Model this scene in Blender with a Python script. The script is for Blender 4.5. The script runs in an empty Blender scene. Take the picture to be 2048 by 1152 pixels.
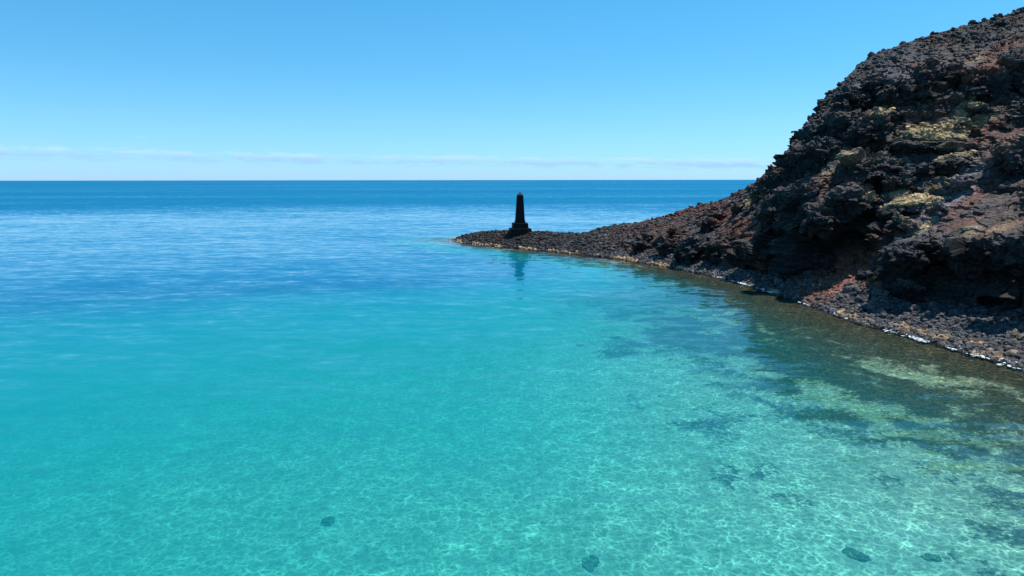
import bpy, math, random
import numpy as np
from mathutils import Vector, Euler, Matrix

R = math.radians
scene = bpy.context.scene
col = scene.collection

# ------------------------------------------------------------------ camera
CAM_H = 20.0
PITCH = R(9.0)
cam_data = bpy.data.cameras.new("camera")
cam_data.lens = 24.0
cam_data.sensor_width = 36.0
cam_data.clip_start = 0.5
cam_data.clip_end = 200000.0
cam = bpy.data.objects.new("camera", cam_data)
col.objects.link(cam)
cam.matrix_world = (Matrix.Translation((0, 0, CAM_H)) @ Matrix.Rotation(R(90) - PITCH, 4, 'X')
                    @ Matrix.Rotation(R(-0.07), 4, 'Z'))
scene.camera = cam

# ------------------------------------------------------------------ light
SUN_EL = R(70.0)
SUN_AZ = R(66.0)           # clockwise from +Y (straight ahead) towards +X
sun_dir = Vector((math.sin(SUN_AZ) * math.cos(SUN_EL), math.cos(SUN_AZ) * math.cos(SUN_EL), math.sin(SUN_EL)))
sd = bpy.data.lights.new("sun", 'SUN')
sd.energy = 5.0
sd.angle = R(0.53)
sd.color = (1.0, 0.97, 0.93)
sun = bpy.data.objects.new("sun", sd)
sun.rotation_mode = 'QUATERNION'
sun.rotation_quaternion = (-sun_dir).to_track_quat('-Z', 'Y')
col.objects.link(sun)

scene.view_settings.view_transform = 'Standard'
scene.view_settings.look = 'None'
scene.view_settings.gamma = 1.0
scene.view_settings.exposure = 0.35
scene.view_settings.use_curve_mapping = False
scene.cycles.use_denoising = True
scene.cycles.max_bounces = 8
scene.cycles.diffuse_bounces = 2
scene.cycles.transparent_max_bounces = 12
scene.cycles.caustics_reflective = False
scene.cycles.caustics_refractive = False


class NT:
    """small helper for writing node trees"""
    def __init__(self, tree):
        self.t = tree
        tree.nodes.clear()

    def n(self, kind, **kw):
        nd = self.t.nodes.new(kind)
        for k, v in kw.items():
            setattr(nd, k, v)
        return nd

    def put(self, sock, v):
        if v is None:
            return
        if isinstance(v, bpy.types.NodeSocket):
            self.t.links.new(v, sock)
        else:
            if isinstance(v, (tuple, list)) and len(v) == 3 and sock.type == 'RGBA':
                v = (*v, 1.0)
            sock.default_value = v

    def math(self, op, a, b=None, c=None, clamp=False):
        nd = self.n('ShaderNodeMath', operation=op, use_clamp=clamp)
        for i, v in enumerate((a, b, c)):
            self.put(nd.inputs[i], v)
        return nd.outputs[0]

    def vmath(self, op, a, b=None, scale=None):
        nd = self.n('ShaderNodeVectorMath', operation=op)
        self.put(nd.inputs[0], a)
        if b is not None:
            self.put(nd.inputs[1], b)
        if scale is not None:
            self.put(nd.inputs['Scale'], scale)
        return nd.outputs['Value'] if op in ('DOT_PRODUCT', 'LENGTH') else nd.outputs[0]

    def mix(self, f, a, b, mode='MIX'):
        nd = self.n('ShaderNodeMix', data_type='RGBA', blend_type=mode)
        self.put(nd.inputs[0], f)
        self.put(nd.inputs[6], a)
        self.put(nd.inputs[7], b)
        return nd.outputs[2]

    def ramp(self, v, lo, hi, a=0.0, b=1.0, smooth=True):
        nd = self.n('ShaderNodeMapRange', interpolation_type='SMOOTHSTEP' if smooth else 'LINEAR')
        for i, x in enumerate((v, lo, hi, a, b)):
            self.put(nd.inputs[i], x)
        return nd.outputs[0]

    def noise(self, vec, scale, detail=3.0, rough=0.55, out='Fac', dist=0.0):
        nd = self.n('ShaderNodeTexNoise')
        self.put(nd.inputs['Vector'], vec)
        nd.inputs['Scale'].default_value = scale
        nd.inputs['Detail'].default_value = detail
        nd.inputs['Roughness'].default_value = rough
        nd.inputs['Distortion'].default_value = dist
        return nd.outputs[out]

    def voro(self, vec, scale, feature='F1', out='Distance', rnd=1.0):
        nd = self.n('ShaderNodeTexVoronoi', feature=feature)
        self.put(nd.inputs['Vector'], vec)
        nd.inputs['Scale'].default_value = scale
        nd.inputs['Randomness'].default_value = rnd
        return nd.outputs[out]

    def mapping(self, vec, scale=(1, 1, 1), rot=(0, 0, 0), loc=(0, 0, 0)):
        nd = self.n('ShaderNodeMapping')
        self.put(nd.inputs[0], vec)
        nd.inputs['Location'].default_value = loc
        nd.inputs['Rotation'].default_value = rot
        nd.inputs['Scale'].default_value = scale
        return nd.outputs[0]

    def attr(self, name, out='Fac'):
        return self.n('ShaderNodeAttribute', attribute_name=name).outputs[out]


# ------------------------------------------------------------------ sky
world = bpy.data.worlds.new("World")
scene.world = world
world.use_nodes = True
w = NT(world.node_tree)
sky = w.n('ShaderNodeTexSky', sky_type='NISHITA')
sky.sun_disc = False
sky.sun_elevation = SUN_EL
sky.sun_rotation = SUN_AZ
sky.altitude = 20.0
sky.air_density = 1.0
sky.dust_density = 0.15
sky.ozone_density = 3.0
gen = w.n('ShaderNodeTexCoord').outputs['Generated']
sep = w.n('ShaderNodeSeparateXYZ')
w.put(sep.inputs[0], gen)
az = w.math('ARCTAN2', sep.outputs[0], sep.outputs[1])
el = w.math('ARCSINE', sep.outputs[2])
# low bank of thin cloud over the horizon
cv = w.n('ShaderNodeCombineXYZ')
w.put(cv.inputs[0], w.math('MULTIPLY', az, 30.0))
w.put(cv.inputs[1], w.math('MULTIPLY', el, 190.0))
cn = w.noise(cv.outputs[0], 1.0, 7.0, 0.66, dist=0.2)
cn2 = w.noise(w.mapping(cv.outputs[0], (0.3, 0.25, 1), loc=(4.3, 1.7, 0)), 1.0, 2.0)
mid = w.math('MULTIPLY_ADD', az, -0.011, 0.0255)            # the bank sinks towards the right
off = w.math('ABSOLUTE', w.math('SUBTRACT', el, mid))
band = w.ramp(off, 0.002, 0.0135, 1.0, 0.0)
dens = w.math('ADD', cn, w.math('MULTIPLY_ADD', cn2, 0.5, -0.25))
cl = w.math('MULTIPLY', band, w.ramp(w.math('ADD', dens, w.math('MULTIPLY', band, 0.18)), 0.53, 0.80))
wispv = w.ramp(w.math('ABSOLUTE', w.math('SUBTRACT', el, 0.052)), 0.0, 0.006, 1.0, 0.0)
wisp = w.math('MULTIPLY', wispv, w.ramp(w.math('ADD', cn, w.ramp(az, -0.55, -0.70, 0.0, 0.12)), 0.60, 0.74))
cl = w.math('MULTIPLY', w.math('MAXIMUM', cl, w.math('MULTIPLY', wisp, 0.5)), 0.85)
rampn = w.n('ShaderNodeValToRGB')
w.put(rampn.inputs[0], w.ramp(el, 0.0, 0.5, 0.0, 1.0, False))
SKYT = [(0.0, (.61, 1.08, 1.98)), (.082, (.58, 1.12, 1.55)), (.146, (.49, 1.16, 1.45)), (.257, (.44, 1.25, 1.50)), (.5, (.48, 1.38, 1.62))]
for i, (e_, c_) in enumerate(SKYT):
    el_ = rampn.color_ramp.elements[i] if i < 1 else (rampn.color_ramp.elements.new(e_ / .5) if i < len(SKYT) - 1 else rampn.color_ramp.elements[-1])
    el_.position = e_ / .5
    el_.color = (c_[0] / 2, c_[1] / 2, c_[2] / 2, 1)
tint = w.vmath('SCALE', rampn.outputs[0], scale=2.15)
skyc = w.mix(1.0, sky.outputs[0], tint, 'MULTIPLY')
topl = w.ramp(w.math('SUBTRACT', el, mid), -0.002, 0.008)
cloudc = w.mix(topl, (3.9, 6.7, 10.2), (6.2, 9.0, 11.6))
skyc = w.mix(cl, skyc, cloudc)
bg = w.n('ShaderNodeBackground')
w.put(bg.inputs[0], skyc)
bg.inputs[1].default_value = 0.0785
wo = w.n('ShaderNodeOutputWorld')
w.t.links.new(bg.outputs[0], wo.inputs[0])

# ------------------------------------------------------------------ numeric helpers
rng = np.random.default_rng(7)
random.seed(7)


def h3(ix, iy, iz, seed):
    a = (ix.astype(np.int64) * 374761393 + iy.astype(np.int64) * 668265263
         + iz.astype(np.int64) * 2147483647 + seed * 1274126177) & 0xFFFFFFFF
    a = ((a ^ (a >> 13)) * 1274126177) & 0xFFFFFFFF
    a = ((a ^ (a >> 16)) * 2246822519) & 0xFFFFFFFF
    return ((a ^ (a >> 15)) & 0xFFFFFF) / float(0x1000000)


def vnoise(p, seed=0):
    """value noise in -1..1, p (n,3)"""
    f = np.floor(p)
    i = f.astype(np.int64)
    d = p - f
    d = d * d * d * (d * (d * 6 - 15) + 10)
    out = np.zeros(len(p))
    for a in (0, 1):
        wa = d[:, 0] if a else 1 - d[:, 0]
        for b in (0, 1):
            wb = wa * (d[:, 1] if b else 1 - d[:, 1])
            for c in (0, 1):
                wc = wb * (d[:, 2] if c else 1 - d[:, 2])
                out += wc * h3(i[:, 0] + a, i[:, 1] + b, i[:, 2] + c, seed)
    return out * 2 - 1


def fbm(p, oct=4, seed=0, gain=0.5, ridged=False):
    s = np.zeros(len(p))
    amp, tot = 1.0, 0.0
    q = p.copy()
    for o in range(oct):
        v = vnoise(q + o * 17.3, seed + o)
        if ridged:
            v = 1 - 2 * np.abs(v)
        s += amp * v
        tot += amp
        amp *= gain
        q = q * 2.03
    return s / tot


def voronoi(p, seed=0, k2=False):
    """F1 distance and a random value of the nearest cell"""
    i0 = np.floor(p).astype(np.int64)
    best = np.full(len(p), 9.0)
    second = np.full(len(p), 9.0)
    val = np.zeros(len(p))
    for a in (-1, 0, 1):
        for b in (-1, 0, 1):
            for c in (-1, 0, 1):
                ix, iy, iz = i0[:, 0] + a, i0[:, 1] + b, i0[:, 2] + c
                dx = ix + h3(ix, iy, iz, seed) - p[:, 0]
                dy = iy + h3(ix, iy, iz, seed + 1) - p[:, 1]
                dz = iz + h3(ix, iy, iz, seed + 2) - p[:, 2]
                d = dx * dx + dy * dy + dz * dz
                m = d < best
                second = np.where(m, best, np.minimum(second, d))
                val = np.where(m, h3(ix, iy, iz, seed + 5), val)
                best = np.where(m, d, best)
    return np.sqrt(best), np.sqrt(second), val


def facets(p, size, seed, flat=1.0):
    """broken, angular relief: every cell is a tilted plane with an offset of its own; about -0.5..0.5"""
    q = p / (np.asarray(size) * np.array([1, 1, 1 / flat]))
    i0 = np.floor(q).astype(np.int64)
    best = np.full(len(q), 9.0)
    second = np.full(len(q), 9.0)
    out = np.zeros(len(q))
    for a in (-1, 0, 1):
        for b in (-1, 0, 1):
            for c in (-1, 0, 1):
                ix, iy, iz = i0[:, 0] + a, i0[:, 1] + b, i0[:, 2] + c
                hx, hy, hz = h3(ix, iy, iz, seed), h3(ix, iy, iz, seed + 1), h3(ix, iy, iz, seed + 2)
                dx, dy, dz = q[:, 0] - ix - hx, q[:, 1] - iy - hy, q[:, 2] - iz - hz
                d = dx * dx + dy * dy + dz * dz
                m = d < best
                second = np.where(m, best, np.minimum(second, d))
                g1, g2, g3 = (hx * 7.31) % 1 - .5, (hy * 5.77) % 1 - .5, (hz * 9.13) % 1 - .5
                v = ((hx + hy * 3.3 + hz * 5.9) % 1 - .5) * 1.0 + 1.05 * (g1 * dx + g2 * dy + (g3 - .3) * dz)
                out = np.where(m, v, out)
                best = np.where(m, d, best)
    return out, np.sqrt(second) - np.sqrt(best)


def sstep(x, a, b):
    t = np.clip((x - a) / (b - a), 0, 1)
    return t * t * (3 - 2 * t)


def mesh_np(name, verts, faces, mats, smooth=True, colors=None, floats=None, parent=None, link=True):
    """faces: (m,3) or (m,4) int array"""
    me = bpy.data.meshes.new(name)
    n, m, k = len(verts), len(faces), faces.shape[1]
    me.vertices.add(n)
    me.vertices.foreach_set('co', np.ascontiguousarray(verts, dtype=np.float32).ravel())
    me.loops.add(m * k)
    me.loops.foreach_set('vertex_index', np.ascontiguousarray(faces, dtype=np.int32).ravel())
    me.polygons.add(m)
    me.polygons.foreach_set('loop_start', np.arange(0, m * k, k, dtype=np.int32))
    me.polygons.foreach_set('loop_total', np.full(m, k, dtype=np.int32))
    me.update(calc_edges=True)
    me.polygons.foreach_set('use_smooth', np.full(m, smooth, dtype=bool))
    if colors is not None:
        c = me.color_attributes.new('albedo', 'FLOAT_COLOR', 'POINT')
        rgba = np.ones((n, 4), dtype=np.float32)
        rgba[:, :3] = colors
        c.data.foreach_set('color', rgba.ravel())
    for k2, v in (floats or {}).items():
        a = me.attributes.new(k2, 'FLOAT', 'POINT')
        a.data.foreach_set('value', np.ascontiguousarray(v, dtype=np.float32))
    for mt in mats:
        me.materials.append(mt)
    if not link:
        return me
    o = bpy.data.objects.new(name, me)
    col.objects.link(o)
    o.parent = parent
    return o


def grid_faces(nu, nv):
    a = np.arange((nu - 1) * nv).reshape(nu - 1, nv)[:, :-1].ravel()
    return np.stack([a, a + nv, a + nv + 1, a + 1], axis=1)


def tag(o, label=None, cat=None, group=None, kind=None):
    for k, v in (('label', label), ('category', cat), ('group', group), ('kind', kind)):
        if v:
            o[k] = v
    return o


SP, CP = math.sin(PITCH), math.cos(PITCH)
F = 1365.33


def ray(px, py):
    u = (np.asarray(px, float) - 1024) / F
    v = (576 - np.asarray(py, float)) / F
    return u, CP + v * SP, -SP + v * CP


def at(px, py, t):
    """a world position the surveyed point stands at: photo column, row and distance"""
    x, y, z = ray(px, py)
    return np.array([x * t, y * t, CAM_H + z * t])


def survey(p):
    """photo column and row of world positions, with the distance"""
    y = p[:, 1]
    z = p[:, 2] - CAM_H
    t = y * CP - z * SP
    v = y * SP + z * CP
    t = np.where(np.abs(t) < 1e-3, 1e-3, t)
    return 1024 + F * p[:, 0] / t, 576 - F * v / t, t


# ------------------------------------------------------------------ materials
def rock_material(name, bump=0.6, rough=0.85, scale=1.0, spec=0.25):
    m = bpy.data.materials.new(name)
    m.use_nodes = True
    t = NT(m.node_tree)
    pos = t.n('ShaderNodeNewGeometry').outputs['Position']
    base = t.attr('albedo', 'Color')
    n1 = t.noise(pos, 1.7 * scale, 6.0, 0.7)
    n2 = t.noise(pos, 9.0 * scale, 4.0, 0.7)
    v1 = t.voro(pos, 2.6 * scale, out='Color')
    vs = t.n('ShaderNodeSeparateColor')
    t.put(vs.inputs[0], v1)
    f = t.math('MULTIPLY', t.ramp(n1, 0.25, 0.75, 0.45, 1.6), t.ramp(n2, 0.25, 0.75, 0.6, 1.45))
    f = t.math('MULTIPLY', f, t.ramp(vs.outputs[0], 0, 1, 0.65, 1.35, False))
    sc = t.vmath('SCALE', base, scale=f)
    bs = t.n('ShaderNodeBsdfPrincipled')
    t.put(bs.inputs['Base Color'], sc)
    bs.inputs['Roughness'].default_value = rough
    bs.inputs['Specular IOR Level'].default_value = spec
    hgt = t.math('ADD', t.math('MULTIPLY', t.noise(pos, 3.0 * scale, 8.0, 0.75), 1.0),
                 t.math('MULTIPLY', t.voro(pos, 4.5 * scale), -0.35))
    bp = t.n('ShaderNodeBump')
    bp.inputs['Strength'].default_value = bump
    bp.inputs['Distance'].default_value = 0.35
    t.put(bp.inputs['Height'], hgt)
    t.put(bs.inputs['Normal'], bp.outputs[0])
    out = t.n('ShaderNodeOutputMaterial')
    t.t.links.new(bs.outputs[0], out.inputs[0])
    return m


M_LAVA = rock_material('lava_rock', 0.7)
M_RUBBLE = rock_material('lava_rubble', 0.5, 0.8)


def plain_material(name, c, rough=0.8, vary=0.3, scale=3.0, bump=0.0, spec=0.3):
    m = bpy.data.materials.new(name)
    m.use_nodes = True
    t = NT(m.node_tree)
    pos = t.n('ShaderNodeNewGeometry').outputs['Position']
    n = t.noise(pos, scale, 5.0, 0.65)
    bs = t.n('ShaderNodeBsdfPrincipled')
    t.put(bs.inputs['Base Color'], t.vmath('SCALE', c, scale=t.ramp(n, 0.25, 0.75, 1 - vary, 1 + vary)))
    bs.inputs['Roughness'].default_value = rough
    bs.inputs['Specular IOR Level'].default_value = spec
    if bump:
        bp = t.n('ShaderNodeBump')
        bp.inputs['Strength'].default_value = bump
        bp.inputs['Distance'].default_value = 0.05
        t.put(bp.inputs['Height'], n)
        t.put(bs.inputs['Normal'], bp.outputs[0])
    out = t.n('ShaderNodeOutputMaterial')
    t.t.links.new(bs.outputs[0], out.inputs[0])
    return m


# ------------------------------------------------------------------ land: cross-sections
# Each section: photo column; then stations as ('z', height, distance) or ('p', row, distance).
# stations: sea foot, waterline, beach top, cliff top, bench, band foot, band lip, ridge, back 1, back 2, back foot
def tw(py):
    return CAM_H / -ray(0, py)[2]


def sec(px, w, foot, ctop, bench, bfoot, blip, ridge, back=None):
    t = tw(w) if w > 0 else -w
    rt = ridge[1]
    pts = [('z', -3.2, t * 0.955), ('z', 0.0, t), ('p', *foot), ('p', *ctop), ('p', *bench), ('p', *bfoot),
           ('p', *blip), ('p', *ridge)]
    rz = CAM_H + ray(0, ridge[0])[2] * rt
    if back is None:
        back = [(rz * 0.93, rt * 1.06), (rz * 0.55, rt * 1.35), (-3.2, rt * 1.75)]
    pts += [('z', *b) for b in back]
    r = []
    for kind, a, tt in pts:
        if kind == 'z':
            v = ((a - CAM_H) / tt + SP) / CP
        else:
            v = (576 - a) / F
        r.append((v, tt))
    return px, r


def low(px, w, ridge_py, rt, mid=0.5):
    """a low stony section: the point"""
    t = tw(w)
    rz = CAM_H + ray(0, ridge_py)[2] * rt
    f = lambda k: (576 - (((rz * (k ** 0.8) - CAM_H) / (t + (rt - t) * k) + SP) / CP) * F, t + (rt - t) * k)
    return sec(px, w, f(0.15), f(0.35), f(0.55), f(0.7), f(0.85), (ridge_py, rt),
               [(rz * 0.8, rt + 3), (rz * 0.35, rt + 9), (-3.2, rt + 17)])


SECS = [
    sec(870, 480.5, (486, 229), (486, 230), (486, 231), (486, 232), (486, 233), (486, 234), [(-2.5, 236), (-3, 238), (-3.2, 240)]),
    low(896, 480, 482.3, 231),
    low(912, 482.5, 477.5, 229),
    low(935, 485.5, 470.5, 226),
    low(965, 489.5, 464.5, 222),
    low(1000, 493, 463, 217.5),
    low(1040, 497, 461.5, 214),
    low(1080, 500.5, 464, 210),
    low(1120, 505, 467, 205),
    low(1160, 509.5, 468, 201),
    sec(1200, 514, (505, 184), (493, 188), (484, 192), (478, 195), (471, 199), (463, 203), [(5.5, 206), (2.5, 214), (-3.2, 222)]),
    sec(1245, 519.5, (505, 180), (487, 184), (477, 188), (470, 192), (462, 197), (453, 202), [(6.5, 206), (3, 220), (-3.2, 232)]),
    sec(1300, 528, (509, 170.5), (475, 175), (466, 181), (458, 188), (451, 195), (442, 203), [(7.5, 210), (4, 230), (-3.2, 245)]),
    sec(1350, 537, (514, 163), (472, 168), (461, 175), (450, 182), (440, 191), (429, 200)),
    sec(1400, 547, (522, 155), (474, 160), (460, 167), (446, 175), (431, 184), (412, 195)),
    sec(1450, 557, (532, 147), (478, 152), (462, 158), (440, 166), (422, 176), (399, 188)),
    sec(1510, 574, (545, 136), (462, 141), (440, 147), (415, 154), (393, 164), (370, 176)),
    sec(1560, 590, (554, 129), (430, 131), (404, 137), (378, 143), (357, 150), (332, 162)),
    sec(1600, 604, (557, 123), (415, 122), (375, 129), (335, 133), (295, 138), (272, 146)),
    sec(1640, 618, (556, 120.5), (405, 118.5), (355, 125), (305, 132), (245, 135), (215, 144)),
    sec(1700, 640, (532, 119.5), (400, 117.5), (335, 124), (268, 131), (190, 135), (146, 148)),
    sec(1745, 653, (505, 119.5), (412, 118.5), (335, 125), (262, 130), (175, 134), (112, 151)),
    sec(1766, 658, (515, 112), (430, 118), (345, 124), (258, 129), (168, 133), (102, 152)),
    sec(1786, 664, (588, 106.5), (500, 105.5), (400, 115), (255, 127), (165, 132), (96, 154)),
    sec(1850, 682, (600, 101.5), (490, 100), (390, 112), (250, 125), (172, 130), (74, 158)),
    sec(1950, 711, (617, 94.8), (492, 93.5), (385, 109), (248, 123), (178, 128), (46, 162)),
    sec(2048, 740, (631, 90), (496, 89), (385, 105), (246, 121), (172, 126), (20, 166)),
    sec(2200, -65, (690, 76), (500, 78.5), (385, 95), (240, 111), (160, 116), (-25, 156)),
    sec(2600, -51, (800, 61), (515, 64), (385, 78), (225, 93), (135, 97), (-120, 135)),
    sec(3400, -36, (1010, 44), (560, 47), (390, 60), (160, 73), (60, 71), (-330, 104)),
]
ROWS = [26, 90, 165, 120, 130, 110, 110, 24, 18, 8]       # rows between stations
CX = np.array([s[0] for s in SECS], float)
CV = np.array([[p[0] for p in s[1]] for s in SECS])
CT = np.array([[p[1] for p in s[1]] for s in SECS])
cols = np.concatenate([np.arange(866, 2120, 1.3), np.arange(2120, 3400, 5.0)])
nst = CV.shape[1]
Vs = np.stack([np.interp(cols, CX, CV[:, k]) for k in range(nst)], 1)
Ts = np.stack([np.interp(cols, CX, CT[:, k]) for k in range(nst)], 1)
# buttresses and gullies: the stations wander along the coast
wob = np.stack([cols / 55.0, np.zeros_like(cols), np.zeros_like(cols)], 1)
for k, a in ((2, .012), (3, .014), (4, .012), (5, .010), (6, .012)):
    Ts[:, k] *= 1 + a * fbm(wob + k * 31.7, 4, 60 + k) * sstep(cols, 1220, 1400)
par = np.concatenate([[0]] + [np.full(r, i) + (np.arange(r) + 1) / r for i, r in enumerate(ROWS)])
k0 = np.minimum(np.floor(par).astype(int), nst - 2)
fr = par - k0
V = Vs[:, k0] * (1 - fr) + Vs[:, k0 + 1] * fr
T = Ts[:, k0] * (1 - fr) + Ts[:, k0 + 1] * fr
nu, nv = V.shape
U = np.repeat(((cols - 1024) / F)[:, None], nv, 1)
P = np.stack([U * T, (CP + V * SP) * T, CAM_H + (-SP + V * CP) * T], 2)
par2 = np.repeat(par[None, :], nu, 0)


def normals(P):
    du = np.gradient(P, axis=0)
    dv = np.gradient(P, axis=1)
    n = np.cross(du, dv)
    ln = np.linalg.norm(n, axis=2, keepdims=True)
    return n / np.maximum(ln, 1e-9)


def smooth_n(n, k=3):
    for _ in range(k):
        m = n.copy()
        m[1:-1] = (n[:-2] + n[1:-1] * 2 + n[2:]) / 4
        n = m.copy()
        n[:, 1:-1] = (m[:, :-2] + m[:, 1:-1] * 2 + m[:, 2:]) / 4
    return n / np.maximum(np.linalg.norm(n, axis=2, keepdims=True), 1e-9)


N = normals(P)
if N[nu // 2, nv // 2, 2] < 0:
    N = -N
N = smooth_n(N, 12)
pf = P.reshape(-1, 3)
nf = N.reshape(-1, 3)
pr = par2.ravel()
cxx = np.repeat(cols[:, None], nv, 1).ravel()
steep = np.clip(1 - nf[:, 2], 0, 1)
beach = (1 - sstep(pr, 1.85, 2.15))                        # up to the beach top
cliff = sstep(pr, 1.95, 2.15) * (1 - sstep(pr, 7.6, 9.0))
hill = sstep(cxx, 1200, 1420)                              # 0 on the low point, 1 on the headland
# big forms
q = pf * np.array([1, 1, 1.3])
A_big = cliff * hill * (0.5 + 1.0 * sstep(steep, 0.2, 0.8)) * (1 - 0.55 * sstep(pr, 6.2, 7.0))
d = A_big * (1.4 * fbm(q / 8.0, 2, 1) + 3.4 * facets(pf + 0.8 * np.stack([fbm(pf / 3, 2, 15)] * 3, 1), 5.2, 101, 1.3)[0])
# layered strata on the steep walls
strata = fbm(np.stack([pf[:, 0] * .12, pf[:, 1] * .12, pf[:, 2] * 1.5 + 0.6 * fbm(pf / 6, 2, 5)], 1), 4, 21)
strata = np.sign(strata) * np.abs(strata) ** 0.6
d += cliff * hill * sstep(steep, 0.30, 0.7) * 0.85 * strata
# boulders frozen in the surface
A_blk = cliff * (0.30 + 0.70 * hill) * (0.45 + 0.75 * sstep(fbm(pf / 11, 2, 77), -0.25, 0.35))
wp = pf + 0.25 * np.stack([fbm(pf / 1.1, 2, 16)] * 3, 1)
fc, ed = facets(wp, 2.1, 111, 1.5)
calm_ = sstep(fbm(pf / 7.0, 3, 517), -0.25, 0.25)                 # massive faces between the blocky ones
A_blk = A_blk * (0.35 + 0.65 * calm_)
d += A_blk * (1.35 * fc - 0.35 * (1 - np.clip(ed * 7, 0, 1)))
fc, ed = facets(wp, 0.8, 121, 1.3)
d += (cliff * (0.18 + 0.34 * calm_) + beach * 0.22) * (fc - 0.25 * (1 - np.clip(ed * 5, 0, 1)))
d += (cliff * 0.12 + beach * 0.08) * fbm(pf / 0.45, 2, 91)
# smooth scree chutes
chute = np.zeros(len(pf))


def spot(px, py, rx, ry, rot=0.0, wob_=0.35, tmax=170.0, seed=0, soft=0.5):
    a = R(rot)
    dx, dy = SX - px, SY - py
    e = np.sqrt(((dx * math.cos(a) + dy * math.sin(a)) / rx) ** 2 + ((-dx * math.sin(a) + dy * math.cos(a)) / ry) ** 2)
    e = e + wob_ * WOB
    return (1 - sstep(e, 1 - soft, 1 + soft)) * (ST < tmax) * (SPR < 7.4)


SX, SY, ST = survey(pf)
SPR = pr
WOB = fbm(pf / 2.0, 4, 301)
# red fan in the gully, grey chute on the slope, open upper slopes
fan = np.maximum(spot(1695, 545, 100, 34, -30, .15), spot(1745, 535, 40, 46, -20, .15)) * (cxx < 1777)
chute = np.maximum(fan, spot(1915, 385, 125, 28, -42, .3))
chute = np.maximum(chute, 0.8 * spot(1960, 265, 70, 22, -35, .3))
chute = np.maximum(chute, 0.75 * spot(2000, 470, 70, 30, 0, .3))
chute = np.maximum(chute, 0.6 * spot(1900, 110, 230, 32, -16, .3))
chute = np.maximum(chute, 0.9 * spot(1430, 440, 90, 22, -25, .3))
chute = np.maximum(chute, 0.8 * spot(1340, 464, 70, 13, -12, .3))
chute = np.maximum(chute, 0.9 * spot(1930, 440, 100, 26, -30, .3))
chute = np.maximum(chute, 0.7 * spot(1495, 460, 34, 28, 0, .3))
scree = hill * cliff * sstep(nf[:, 2], 0.5, 0.75) * sstep(fbm(pf / 6.0, 3, 333), -0.35, 0.05)
chute = np.maximum(chute, 0.8 * scree)
d *= 1 - 0.85 * np.clip(chute, 0, 1)
pf2 = pf + nf * d[:, None]
# low waterline: keep the shoreline where it is
pf2[:, 2] = np.where(pr < 1.0, np.minimum(pf2[:, 2], pf[:, 2] + 0.15), pf2[:, 2])

# ---- colours of the land
c_lava = np.array([.021, .020, .021])  # near black, so bare walls read as deep shade
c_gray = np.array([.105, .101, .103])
c_brown = np.array([.088, .062, .050])
c_red = np.array([.20, .080, .050])
c_moss = np.array([.47, .335, .165])
c_tan = np.array([.44, .33, .20])
c_green = np.array([.13, .16, .03])


def lerp(c, c2, f):
    return c * (1 - f[:, None]) + c2 * f[:, None]




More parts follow.
